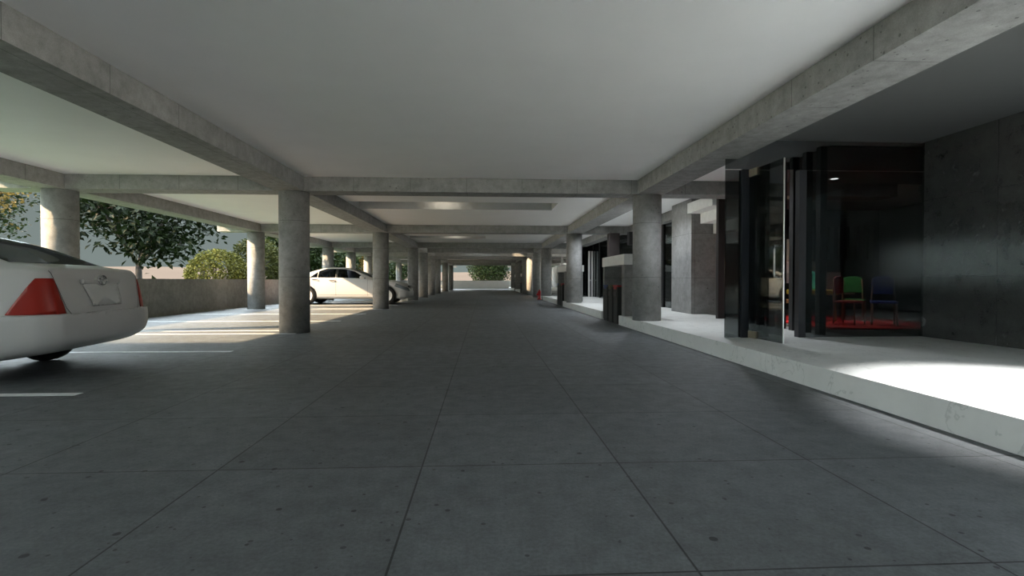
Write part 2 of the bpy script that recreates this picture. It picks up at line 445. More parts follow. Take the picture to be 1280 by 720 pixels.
# shop interior shell
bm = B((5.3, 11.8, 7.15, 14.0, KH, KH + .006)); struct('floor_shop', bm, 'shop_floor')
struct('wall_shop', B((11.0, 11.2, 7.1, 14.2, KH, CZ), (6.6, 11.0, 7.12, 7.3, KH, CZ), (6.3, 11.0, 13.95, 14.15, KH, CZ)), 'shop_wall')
struct('ceiling_shop', B((5.02, 11.0, 7.31, 10.0, CZ - .03, CZ - .004)), 'ceiling_shaded')
bm = bmesh.new()
for k in range(14): box(bm, 7.0 + k * .28, 7.12 + k * .28, 13.86, 13.95, 1.6, 2.5)
tag(obj('wall_panel', bm, 'concrete'), 'pale slatted panel on the dark back wall of the shop', 'panel')
tag(obj('rug', B((5.6, 8.2, 8.1, 11.3, KH + .006, KH + .02)), 'red_rug'), 'bright red rug on the floor inside the glass shop', 'rug')
def kid_chair(x, y, rz, mat, label, h=.40, frame='wood'):
    t = thing('child_chair', label, 'chair', (x, y, KH + .021), rz, 'small chairs on the red rug')
    bm = bmesh.new(); box(bm, -.19, .19, -.19, .19, h - .02, h + .02); obj('seat', bm, mat, t, bevel=.012)
    bm = bmesh.new(); prism(bm, [(-.18, h + .14), (.18, h + .14), (.16, h + .42), (.08, h + .46), (-.08, h + .46), (-.16, h + .42)], 'y', .17, .195); obj('backrest', bm, mat, t, bevel=.01)
    for sx in (-1, 1):
        bm = bmesh.new(); tube(bm, [(sx * .17, .18, 0), (sx * .165, .17, h), (sx * .15, .19, h + .40)], .016); obj('leg', bm, frame, t, smooth=True)
        bm = bmesh.new(); tube(bm, [(sx * .18, -.18, 0), (sx * .165, -.165, h - .01)], .016); obj('leg', bm, frame, t, smooth=True)
    return t
kid_chair(6.55, 9.0, .5, 'toy_red', 'small red child chair on the red rug, left of the blue one')
kid_chair(7.0, 8.75, -.6, 'toy_blue', 'small blue child chair on the red rug near the stone wall')
kid_chair(7.3, 9.9, 2.4, 'toy_green', 'small green child chair at the back of the red rug')
t = thing('play_table', 'low yellow play table beside the red rug', 'table', (6.45, 9.9, KH + .024))
obj('tabletop', B((-.34, .34, -.32, .32, .50, .60)), 'toy_yellow', t, bevel=.02)
for sx in (-1, 1):
    for sy in (-1, 1):
        bm = bmesh.new(); tube(bm, [(sx * .29, sy * .27, 0), (sx * .27, sy * .25, .5)], .025); obj('leg', bm, 'toy_yellow', t, smooth=True)
t = thing('stool', 'orange stool glimpsed between the black slats', 'stool', (5.35, 8.9, KH + .007))
bm = bmesh.new(); lathe(bm, [(.02, .40), (.16, .40), (.17, .43), (.16, .46), (.02, .46)], 24); obj('seat', bm, 'toy_orange', t)
for k in range(4):
    a = k * PI / 2 + .6
    bm = bmesh.new(); tube(bm, [(.17 * math.cos(a), .17 * math.sin(a), 0), (.11 * math.cos(a), .11 * math.sin(a), .40)], .014); obj('leg', bm, 'wood', t)
t = thing('toy_tower', 'slim teal toy column standing on the yellow play table', 'toy', (6.42, 9.85, KH + .6245))
bm = bmesh.new(); lathe(bm, [(.05, 0), (.06, .01), (.05, .03), (.045, .30), (.03, .34), (.01, .36)], 20); obj('body', bm, 'toy_teal', t, smooth=True)
spot('ceiling_light', 'added round downlight in the shop ceiling above the red rug', (6.6, 9.5, CZ - .031), 120, math.radians(60), .6, (1, .9, .8))  # lamp added to brighten the rug and chairs

# grey pier, staircase
tag(obj('pier', B((4.93, 6.6, 12.15, 13.45, KH, CZ - .001)), 'concrete', bevel=.004), 'square grey concrete pier beside the white stairs', 'pier')
st = thing('staircase', 'white block stairs rising in front of the grey pier', 'stairs', (0, 0, 0))
for k in range(9):
    x0 = 4.81 + .315 * k; z1 = 2.83 - .235 * k
    obj('step', B((x0, x0 + .62, 10.75, 12.1, z1 - .235, z1)), 'white_plaster', st)

# shop facade in the next bays
f2 = bpy.data.objects.new('window_2', None); COL.objects.link(f2); f2['kind'] = 'structure'
obj('pane', B((5.40, 5.412, 13.5, 25.5, KH, CZ)), 'facade_glass', f2)
obj('pane', B((4.6, 7.5, 25.6, 25.612, KH, CZ)), 'facade_glass', f2)
for y in (15.4, 18.5, 21.2, 24): obj('mullion', B((5.36, 5.44, y - .05, y + .05, KH, CZ)), 'black_metal', f2)
obj('door_frame', B((5.17, 5.23, 25.45, 25.6, KH, 2.47), (5.31, 5.37, 25.45, 25.6, KH, 2.47), (5.23, 5.31, 25.5, 25.6, 1.0, 1.06)), 'white_metal', f2)
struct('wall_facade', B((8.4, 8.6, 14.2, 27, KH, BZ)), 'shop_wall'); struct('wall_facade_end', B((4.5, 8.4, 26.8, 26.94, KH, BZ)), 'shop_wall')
struct('wall_crossing', B((8.6, 8.8, 36.7, 65.4, 0, BZ)), 'concrete_wall')
tag(obj('post', B((5.5, 5.66, 36.9, 37.06, 0, BZ)), 'concrete_column', bevel=.01), 'thin pale post beyond the kerb end, right of the third right column', 'post', kind='thing')
tag(obj('post', B((4.42, 4.80, 18.2, 18.5, KH, 2.69)), 'brown_black', bevel=.01), 'tall dark brown post behind the nearer bin enclosure', 'post')
tag(obj('wall_box', B((5.0, 5.16, 17.7, 17.98, 2.25, 2.699)), 'black_metal', bevel=.01), 'small black box hanging from the second crossbeam beside the right column', 'box')

# ------------------------------------------------------------------ bin enclosures and bins
def make_bin(x, y, lid, label, group):
    t = thing('waste_bin', label, 'bin', (x, y, 0), 0, group)
    bm = bmesh.new(); box(bm, 0, .46, 0, .40, 0, .86)
    for k in (0.0, .37): box(bm, -.012, .0, k, k + .03, .03, .84)
    obj('body', bm, 'bin_body', t, bevel=.01)
    bm = bmesh.new(); box(bm, -.015, .47, -.012, .412, .86, .90); box(bm, -.02, -.005, .08, .32, .80, .87)
    obj('lid', bm, lid, t, bevel=.012)
    bm = bmesh.new(); box(bm, -.018, -.011, .07, .33, .64, .74); obj('flap', bm, 'black_metal', t)
    return t
where = ['behind the near right column', 'behind the second right column', 'near the far end of the aisle', 'at the very far end of the aisle']
for i, (a, b) in enumerate(NOTCH):
    y0 = a - .32
    t = thing('bin_enclosure', f'grey bin enclosure with a thick white cap {where[i]}', 'bin enclosure', (3.12, y0, 0), 0, 'white capped bin enclosures')
    obj('side_wall', B((0, .68, 0, .25, KH, 1.36)), 'concrete', t); obj('side_wall', B((.0, .68, 1.95, 2.10, KH, 1.36)), 'concrete', t)
    obj('back_panel', B((.52, .66, .25, 1.95, KH, 1.36)), 'concrete', t)
    obj('cap', B((-.02, .72, -.02, 2.12, 1.36, 1.60)), 'white_plaster', t, bevel=.006)
    for k, (lid, nm) in enumerate((('bin_red', 'red lidded'), ('bin_olive', 'olive lidded'), ('bin_blue', 'blue lidded'))):
        make_bin(3.08, a + .12 + k * .50, lid, f'black waste bin, {nm}, in the enclosure {where[i]}', 'black waste bins')
# red hydrant at the end of the kerb
t = thing('hydrant', 'small red hydrant on the floor at the end of the white kerb', 'hydrant', (2.95, 27.6, 0))
bm = bmesh.new(); lathe(bm, [(.13, 0), (.13, .04), (.085, .06), (.08, .36), (.10, .38), (.10, .41), (.07, .46), (.03, .50), (.02, .54)], 24); obj('body', bm, 'red_paint', t, smooth=True)
bm = bmesh.new(); lathe(bm, [(.05, -.15), (.05, .15)], 16, (0, 0, .28), 'x'); obj('outlet', bm, 'red_paint', t)

# ------------------------------------------------------------------ trees and bushes
def leaf(bm, p, s, rnd, droop=.3, flat=None):
    d = Vector((rnd.gauss(0, 1), rnd.gauss(0, 1), rnd.gauss(-droop, .6))).normalized()
    n = Vector((rnd.gauss(0, .6), rnd.gauss(0, .6), 1)) if flat else Vector((rnd.gauss(0, 1), rnd.gauss(0, 1), rnd.gauss(0, 1)))
    u = d.cross(n).normalized(); n = u.cross(d)
    s *= rnd.uniform(.7, 1.25)
    a = p; m = p + d * s * .5 - n * s * .06
    v = [bm.verts.new(q) for q in (a, m + u * s * .27 + n * s * .08, p + d * s - n * s * .12, m - u * s * .27 + n * s * .08)]
    bm.faces.new(v)
def tree(name, label, cat, loc, trunk_h, R, crown_z, crown_r, n, size, mat, seed, group, fill=.6, flat=False, trunk_r=.12, lean=(0, 0)):
    rnd = random.Random(seed)
    t = thing(name, label, cat, loc, 0, group)
    bm = bmesh.new(); tips = []
    fork = Vector((lean[0] * .4, lean[1] * .4, trunk_h))
    tube(bm, [(0, 0, -.1), (lean[0] * .15, lean[1] * .15, trunk_h * .5), fork], [trunk_r * 1.25, trunk_r, trunk_r * .85], 10)
    nb = 6
    for k in range(nb):
        a = 2 * PI * k / nb + rnd.uniform(-.3, .3)
        rr = rnd.uniform(.55, .95)
        end = Vector((math.cos(a) * R * rr + lean[0], math.sin(a) * R * rr + lean[1], crown_z + crown_r * rnd.uniform(-.6, .8)))
        mid = fork.lerp(end, .5) + Vector((rnd.uniform(-.2, .2), rnd.uniform(-.2, .2), .15 * crown_r))
        tube(bm, [fork, mid, end], [trunk_r * .55, trunk_r * .35, trunk_r * .1], 7)
        tips += [mid.lerp(end, .3), end]
        for j in range(3):
            s = mid.lerp(end, rnd.uniform(0, .7))
            e = s + Vector((rnd.gauss(0, R * .28), rnd.gauss(0, R * .28), rnd.gauss(.1, crown_r * .35)))
            tube(bm, [s, s.lerp(e, .5) + Vector((0, 0, .06)), e], [trunk_r * .25, trunk_r * .16, trunk_r * .06], 5)
            tips += [e, s.lerp(e, .6)]
    obj('trunk', bm, 'bark', t, smooth=True)
    bm = bmesh.new()
    for k in range(n):
        if rnd.random() < fill:
            c = rnd.choice(tips); p = c + Vector((rnd.gauss(0, R * .17), rnd.gauss(0, R * .17), rnd.gauss(0, crown_r * .17)))
        else:
            while 1:
                q = Vector((rnd.uniform(-1, 1), rnd.uniform(-1, 1), rnd.uniform(-1, 1)))
                if .35 < q.length < 1: break
            p = Vector((q.x * R + lean[0], q.y * R + lean[1], crown_z + q.z * crown_r))
        leaf(bm, p, size, rnd, flat=flat)
    o = obj('foliage', bm, mat, t)
    return t
def bush(label, loc, r, h, n, size, mat, seed, group):
    rnd = random.Random(seed); t = thing('bush', label, 'bush', loc, 0, group)
    bm = bmesh.new()
    for k in range(7):
        a = rnd.uniform(0, 2 * PI); tube(bm, [(0, 0, -.1), (math.cos(a) * r * .3, math.sin(a) * r * .3, h * .4), (math.cos(a) * r * .6, math.sin(a) * r * .6, h * .7)], [.04, .03, .012], 6)
    obj('stems', bm, 'bark', t, smooth=True)
    bm = bmesh.new()
    for k in range(n):
        th = rnd.uniform(0, 2 * PI); u = rnd.uniform(-.9, 1); q = math.sqrt(1 - u * u)
        rad = rnd.uniform(.82, 1.03) * (1 + .06 * math.sin(5 * th) * q)
        p = Vector((math.cos(th) * q * r * rad, math.sin(th) * q * r * rad, h * .5 + u * h * .5 * rad))
        leaf(bm, p, size, rnd)
    obj('foliage', bm, mat, t)
TG = 'trees beyond the parapet'
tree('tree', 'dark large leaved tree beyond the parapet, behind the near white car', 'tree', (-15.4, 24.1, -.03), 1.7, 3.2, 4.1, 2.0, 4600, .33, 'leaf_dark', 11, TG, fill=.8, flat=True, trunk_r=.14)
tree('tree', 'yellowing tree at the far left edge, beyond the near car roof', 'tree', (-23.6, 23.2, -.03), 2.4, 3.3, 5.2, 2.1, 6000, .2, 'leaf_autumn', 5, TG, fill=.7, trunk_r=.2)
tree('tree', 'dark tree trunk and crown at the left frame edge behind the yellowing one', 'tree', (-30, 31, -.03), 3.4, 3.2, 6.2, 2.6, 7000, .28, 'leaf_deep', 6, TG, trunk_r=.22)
bush('round yellow green bush above the parapet, left of the outer column', (-11.25, 22.6, -.03), 1.16, 2.34, 8500, .115, 'leaf_bush', 21, 'bushes beyond the parapet')
bush('leafy bush above the parapet, just left of the large near column', (-11.9, 27.9, -.03), 1.3, 3.3, 7000, .15, 'leaf_mixed', 22, 'bushes beyond the parapet')
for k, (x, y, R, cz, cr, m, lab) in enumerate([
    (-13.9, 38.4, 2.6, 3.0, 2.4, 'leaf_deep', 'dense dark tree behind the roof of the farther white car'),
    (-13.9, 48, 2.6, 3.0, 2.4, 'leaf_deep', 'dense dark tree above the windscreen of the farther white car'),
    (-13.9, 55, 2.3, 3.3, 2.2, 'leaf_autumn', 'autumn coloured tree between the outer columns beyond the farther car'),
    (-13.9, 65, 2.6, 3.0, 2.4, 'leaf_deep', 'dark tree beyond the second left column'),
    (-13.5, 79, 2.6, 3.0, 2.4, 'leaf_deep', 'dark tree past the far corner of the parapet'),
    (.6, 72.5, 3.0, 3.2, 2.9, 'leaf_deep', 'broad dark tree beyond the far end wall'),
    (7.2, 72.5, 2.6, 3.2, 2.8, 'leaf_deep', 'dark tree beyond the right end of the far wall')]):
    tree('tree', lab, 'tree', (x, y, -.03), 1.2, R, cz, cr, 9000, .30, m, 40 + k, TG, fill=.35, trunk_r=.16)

# ------------------------------------------------------------------ cars
def lerp_tab(tab, x):
    if x <= tab[0][0]: return tab[0][1]
    for (a, u), (b, v) in zip(tab, tab[1:]):
        if x <= b:
            s = (x - a) / (b - a); return u + (v - u) * s
    return tab[-1][1]
def car_shell(S):
    """closed lofted body of a saloon, local x forward"""
    bm = bmesh.new(); rings = []
    for x in S['xs']:
        w = lerp_tab(S['w'], x); zt = lerp_tab(S['top'], x); zs = lerp_tab(S['belt'], x); zb = lerp_tab(S['bot'], x)
        zr = S['roof']; g = max(0, min(1, (zt - zs - .03) / (zr - zs - .03)))
        wt = w * (.86 - .21 * g); dz = zs - zb
        half = [(0, zb), (.6 * w, zb), (.86 * w, zb + .005), (.955 * w, zb + .05), (.985 * w, zb + .26 * dz), (1.0 * w, zb + .55 * dz), (.99 * w, zb + .82 * dz),
                (.955 * w, zs), (.925 * w, zs + .02 * (1 + g))]
        ze = zs + .02 + (zt - zs - .02) * .90
        half += [(.925 * w + (wt - .925 * w) * .5 * 1.0 + .012 * g, zs + .02 + (ze - zs - .02) * .5), (wt, ze), (wt * .86, ze + (zt - ze) * .62), (wt * .45, ze + (zt - ze) * .93), (0, zt)]
        lean = 0
        pts = [(y, z) for y, z in half] + [(-y, z) for y, z in half[-2:0:-1]]
        ring = []
        for y, z in pts:
            xx = x
            if x < S['xs'][3]:
                xx += S['rear_lean'](z) * (S['xs'][3] - x) / (S['xs'][3] - S['xs'][0])
            if x > S['xs'][-4]:
                xx -= S['front_lean'](z) * (x - S['xs'][-4]) / (S['xs'][-1] - S['xs'][-4])
            ring.append(bm.verts.new((xx, y, z)))
        rings.append(ring)
    n = len(rings[0])
    for a, b in zip(rings, rings[1:]):
        for k in range(n): bm.faces.new((a[k], a[(k + 1) % n], b[(k + 1) % n], b[k]))
    def cap(ring, sgn):
        c = sum((v.co for v in ring), Vector()) / n; prev = ring
        for s, dx in ((.82, .008), (.45, .014)):
            nr = [bm.verts.new((v.co.x + sgn * dx, c.y + (v.co.y - c.y) * s, c.z + (v.co.z - c.z) * s)) for v in ring]
            for k in range(n): bm.faces.new((prev[k], prev[(k + 1) % n], nr[(k + 1) % n], nr[k]))
            prev = nr
        bm.faces.new(prev)
    cap(rings[0], -1); cap(rings[-1], 1)
    bmesh.ops.recalc_face_normals(bm, faces=bm.faces)
    me = bpy.data.meshes.new('tmp'); bm.to_mesh(me); bm.free()
    o = bpy.data.objects.new('tmp', me); COL.objects.link(o)
    md = o.modifiers.new('s', 'SUBSURF'); md.levels = 2; md.render_levels = 2
    cut = []
    for wx in S['wheels']:
        for s in (-1, 1):
            c = bmesh.new(); lathe(c, [(S['arch'], 0), (S['arch'], .36)], 48, axis='y', center=(wx, (.62 if s > 0 else -.98), S['wr'] + .01))
            cm = bpy.data.meshes.new('cut'); c.normal_update(); bmesh.ops.recalc_face_normals(c, faces=c.faces); c.to_mesh(cm); c.free()
            co = bpy.data.objects.new('cut', cm); COL.objects.link(co); cut.append(co)
            b = o.modifiers.new('b', 'BOOLEAN'); b.operation = 'DIFFERENCE'; b.object = co; b.solver = 'EXACT'
    bpy.context.view_layer.update()
    dg = bpy.context.evaluated_depsgraph_get()
    me2 = bpy.data.meshes.new_from_object(o.evaluated_get(dg))
    for q in [o] + cut: bpy.data.objects.remove(q)
    out = bmesh.new(); out.from_mesh(me2); bpy.data.meshes.remove(me2)
    return out
def inside(c, planes): return all((c - p).dot(n) < 0 for p, n in planes)
def cutlines(bm, planes, nfilter, rough):
    for p, n in planes:
        fs = [f for f in bm.faces if nfilter(f) and rough(f.calc_center_median())]
        geom = list({e for f in fs for e in f.edges}) + list({v for f in fs for v in f.verts}) + fs
        bmesh.ops.bisect_plane(bm, geom=geom, plane_co=p, plane_no=n, dist=1e-5)
def extract(bm, planes, nfilter, offset, remove=False):
    """the piece of the shell inside all planes, offset along its normals"""
    bm.normal_update()
    pts = [p for p, n in planes]
    rough = lambda c: all((c - p).dot(n) < .25 for p, n in planes)
    if remove:
        cutlines(bm, planes, nfilter, rough); src = bm
    else:
        src = bm.copy(); src.normal_update()
        cutlines(src, planes, nfilter, rough)
    src.normal_update()
    sel = [f for f in src.faces if nfilter(f) and inside(f.calc_center_median(), planes)]
    out = bmesh.new(); vm = {}
    for f in sel:
        vs = []
        for v in f.verts:
            if v.index < 0 or v not in vm: vm[v] = out.verts.new(v.co + v.normal * offset)
            vs.append(vm[v])
        try: out.faces.new(vs)
        except ValueError: pass
    if remove: bmesh.ops.delete(bm, geom=sel, context='FACES')
    else: src.free()
    return out
def patch(name, bm, mat, parent, thick=0, smooth=True):
    o = obj(name, bm, mat, parent, smooth=smooth)
    if thick:
        md = o.modifiers.new('s', 'SOLIDIFY'); md.thickness = thick; md.offset = 0 if thick < .01 else -1
    return o
def pl(p, n): return (Vector(p), Vector(n).normalized())
def side_poly(pts):
    """planes of a convex polygon given in (x, z), clockwise or not"""
    c = sum((Vector((x, 0, z)) for x, z in pts), Vector()) / len(pts); res = []
    for (x0, z0), (x1, z1) in zip(pts, pts[1:] + pts[:1]):
        n = Vector((z1 - z0, 0, -(x1 - x0)))
        if (c - Vector((x0, 0, z0))).dot(n) > 0: n = -n
        res.append(pl((x0, 0, z0), n))
    return res
def rear_poly(pts):
    c = sum((Vector((0, y, z)) for y, z in pts), Vector()) / len(pts); res = []
    for (y0, z0), (y1, z1) in zip(pts, pts[1:] + pts[:1]):
        n = Vector((0, z1 - z0, -(y1 - y0)))
        if (c - Vector((0, y0, z0))).dot(n) > 0: n = -n
        res.append(pl((0, y0, z0), n))
    return res
def wheel(parent, x, y, r, wd, spokes=5):
    s = 1 if y > 0 else -1
    bm = bmesh.new()
    lathe(bm, [(r * .66, -wd / 2), (r * .86, -wd / 2), (r * .96, -wd / 2 + .02), (r, -wd / 2 + .05), (r, wd / 2 - .05), (r * .96, wd / 2 - .02), (r * .86, wd / 2), (r * .66, wd / 2), (r * .64, 0), (r * .66, -wd / 2)], 40, axis='y', cap=False)
    w = obj('wheel', bm, 'rubber', parent, smooth=True); w.location = (x, y, r)
    bm = bmesh.new(); f = s * wd * .44
    lathe(bm, [(r * .66, f), (r * .60, f), (r * .58, f - s * .03), (r * .58, f - s * .08)], 40, axis='y', cap=False)
    lathe(bm, [(r * .17, f - s * .05), (r * .17, f - s * .005), (r * .12, f)], 20, axis='y')
    for k in range(spokes):
        a = 2 * PI * k / spokes + .3; ca, sa = math.cos(a), math.sin(a)
        def q(rad, t, yy): return (ca * rad - sa * t, yy, sa * rad + ca * t)
        vs = [bm.verts.new(q(rad, t, yy)) for yy in (f - s * .045, f - s * .008) for rad, t in ((r * .12, -.06), (r * .60, -.075), (r * .60, .075), (r * .12, .06))]
        for i in ((0, 1, 2, 3), (4, 5, 6, 7), (0, 1, 5, 4), (1, 2, 6, 5), (2, 3, 7, 6), (3, 0, 4, 7)): bm.faces.new([vs[j] for j in i])
    obj('rim', bm, 'wheel_silver', w)
    bm = bmesh.new(); lathe(bm, [(r * .58, f - s * .085), (.01, f - s * .085)], 32, axis='y'); obj('brake_disc', bm, 'wheel_silver' , w)
    return w
def make_seat(t, x, y):
    bm = bmesh.new()
    prism(bm, [(-.22, .32), (.30, .36), (.30, .50), (-.20, .46)], 'y', y - .24, y + .24)
    prism(bm, [(-.24, .44), (-.10, .46), (-.28, 1.06), (-.38, 1.05)], 'y', y - .23, y + .23)
    prism(bm, [(-.36, 1.09), (-.28, 1.09), (-.31, 1.27), (-.38, 1.26)], 'y', y - .13, y + .13)
    o = obj('seat', bm, 'seat_cloth', t, bevel=.025); o.location = (x, 0, 0)

def build_car(S, name, label, loc, rz):
    t = thing(name, label, 'car', loc, rz)
    bm = car_shell(S)
    sideL = lambda f: f.normal.y > .35; sideR = lambda f: f.normal.y < -.35
    back = lambda f: f.normal.x < -.2 and abs(f.normal.y) < .75; front = lambda f: f.normal.x > .2 and abs(f.normal.y) < .75
    # glass
    for s, nf in ((1, sideL), (-1, sideR)):
        for poly in S['side_glass']:
            g = extract(bm, side_poly(poly), nf, 0.0, True); patch('side_window', g, 'car_glass', t)
    g = extract(bm, rear_poly(S['rear_glass']) + [pl((S['rear_glass_x'], 0, 0), (1, 0, 0)), pl((S['rear_glass_x'] - 1.3, 0, 0), (-1, 0, 0))], lambda f: f.normal.x < -.12 and f.normal.z > .2 and abs(f.normal.y) < .5, 0.0, True); patch('rear_window', g, 'car_glass', t)
    g = extract(bm, rear_poly(S['wind_glass']) + [pl((S['wind_glass_x'], 0, 0), (-1, 0, 0)), pl((S['wind_glass_x'] + 1.3, 0, 0), (1, 0, 0))], lambda f: f.normal.x > .12 and f.normal.z > .2 and abs(f.normal.y) < .5, 0.0, True); patch('windscreen', g, 'car_glass', t)
    # window surrounds, lamps, seams, sills
    for s, nf in ((1, lambda f: f.normal.y > .2), (-1, lambda f: f.normal.y < -.2)):
        for x in S['seams']:
            x0, z0, x1, z1 = x
            d = Vector((x1 - x0, z1 - z0)).normalized(); nx, nz = -d.y * .004, d.x * .004
            e = extract(bm, side_poly([(x0 - nx, z0 - nz), (x1 - nx, z1 - nz), (x1 + nx, z1 + nz), (x0 + nx, z0 + nz)]), nf, .0015)
            patch('door_seam', e, 'dark_trim', t)
        e = extract(bm, side_poly(S['pillar']), nf, .003); patch('pillar_cover', e, 'dark_trim', t)
        for hx, hz in S['handles']:
            w = lerp_tab(S['w'], hx)
            h = bmesh.new(); tube(h, [(hx - .11, s * (w * .985 - .01), hz), (hx - .08, s * (w * .985 + .03), hz), (hx + .08, s * (w * .985 + .03), hz), (hx + .11, s * (w * .985 - .01), hz)], .014); obj('door_handle', h, S['handle_mat'], t, smooth=True)
        mx, mz = S['mirror']; w = lerp_tab(S['w'], mx)
        h = bmesh.new(); bmesh.ops.create_uvsphere(h, u_segments=16, v_segments=10, radius=1)
        for v in h.verts: v.co = Vector((v.co.x * .10 + mx, v.co.y * .11 + s * (w + .10), v.co.z * .075 + mz))
        tube(h, [(mx, s * (w * .9), mz - .05), (mx, s * (w + .06), mz - .02)], .025)
        obj('mirror', h, 'car_white', t, smooth=True)
        e = extract(bm, S['tail'](s), lambda f: True, .006); patch('tail_light', e, 'lens_red', t, .004)
        e = extract(bm, S['head'](s), lambda f: True, .005); patch('headlight', e, 'lens_clear', t, .004)
    e = extract(bm, [pl((0, 0, S['bump_z']), (0, 0, 1)), pl((S['bump_x'], 0, 0), (1, 0, .15)), pl((0, 0, .18), (0, 0, -1))], lambda f: True, .05); patch('rear_bumper', e, 'car_white', t, .05)
    e = extract(bm, [pl((0, 0, S['fbump_z']), (0, 0, 1)), pl((S['fbump_x'], 0, 0), (-1, 0, 0)), pl((0, 0, .18), (0, 0, -1))], lambda f: True, .02); patch('front_bumper', e, 'car_white', t, .04)
    # boot lid outline and plate recess
    X0 = S['xs'][0]
    for a, b in zip(S['lid'], S['lid'][1:]):
        for s in (1, -1):
            (y0, z0), (y1, z1) = (a[0] * s, a[1]), (b[0] * s, b[1]); d = Vector((y1 - y0, z1 - z0)).normalized(); ny, nz = -d.y * .004, d.x * .004
            e = extract(bm, rear_poly([(y0 - ny, z0 - nz), (y1 - ny, z1 - nz), (y1 + ny, z1 + nz), (y0 + ny, z0 + nz)]) + [pl((X0 + .5, 0, 0), (1, 0, 0))], lambda f: f.normal.x < -.3, .002)
            patch('lid_seam', e, 'dark_trim', t)
    e = extract(bm, rear_poly(S['plate']) + [pl((X0 + .4, 0, 0), (1, 0, 0))], lambda f: f.normal.x < -.5, .006); patch('plate_panel', e, 'plate_white', t, .006)
    pp = S['plate']
    for (y0, z0), (y1, z1) in zip(pp, pp[1:] + pp[:1]):
        d = Vector((y1 - y0, z1 - z0)).normalized(); ny, nz = -d.y * .005, d.x * .005
        e = extract(bm, rear_poly([(y0 - ny, z0 - nz), (y1 - ny, z1 - nz), (y1 + ny, z1 + nz), (y0 + ny, z0 + nz)]) + [pl((X0 + .5, 0, 0), (1, 0, 0))], lambda f: f.normal.x < -.3, .009)
        patch('plate_edge', e, 'plate_grey', t)
    e = extract(bm, rear_poly(S['garnish']) + [pl((X0 + .4, 0, 0), (1, 0, 0))], lambda f: f.normal.x < -.5, .03); patch('boot_garnish', e, 'car_white', t, .03)
    hit = BVHTree.FromBMesh(bm).ray_cast(Vector((-6, 0, 1.0)), Vector((1, 0, 0)))[0]; S['badge_x'] = hit.x
    # body
    body = obj('body', bm, 'car_white', t, smooth=True)
    try:
        body.data.set_sharp_from_angle(angle=math.radians(40))
    except Exception: pass
    md = body.modifiers.new('s', 'SOLIDIFY'); md.thickness = .02; md.offset = -1
    # cabin
    wm = max(v for _, v in S['w'])
    c = bmesh.new(); box(c, S['cab'][0], S['cab'][1], -wm * .84, wm * .84, .30, .34)
    prism(c, [(S['cab'][1] - .45, .34), (S['cab'][1], .34), (S['cab'][1], S['dash'] - .02), (S['cab'][1] - .35, S['dash'])], 'y', -wm * .84, wm * .84)
    prism(c, [(S['cab'][0] - .1, .34), (S['cab'][0] + .12, .34), (S['cab'][0] + .05, S['dash']), (S['cab'][0] - .4, S['dash'])], 'y', -wm * .80, wm * .80)
    obj('cabin', c, 'cabin', t)
    for x in S['seats']:
        for y in (-.4, .4): make_seat(t, x, y)
    c = bmesh.new(); tube(c, [(S['wheelx'] + .05 * math.sin(a), .4 + .17 * math.cos(a), .92 + .15 * math.sin(a)) for a in [2 * PI * k / 20 for k in range(20)]], .013, 6, True); obj('steering_wheel', c, 'dark_trim', t)
    for wx in S['wheels']:
        for s in (-1, 1): wheel(t, wx, s * S['track'], S['wr'], S['ww'], S['spokes'])
    bx = bmesh.new(); box(bx, S['wheels'][0] - .3, S['wheels'][1] + .3, -.55, .55, .23, .31); obj('underbody', bx, 'dark_trim', t)
    return t, bm

def clampx(a): return a
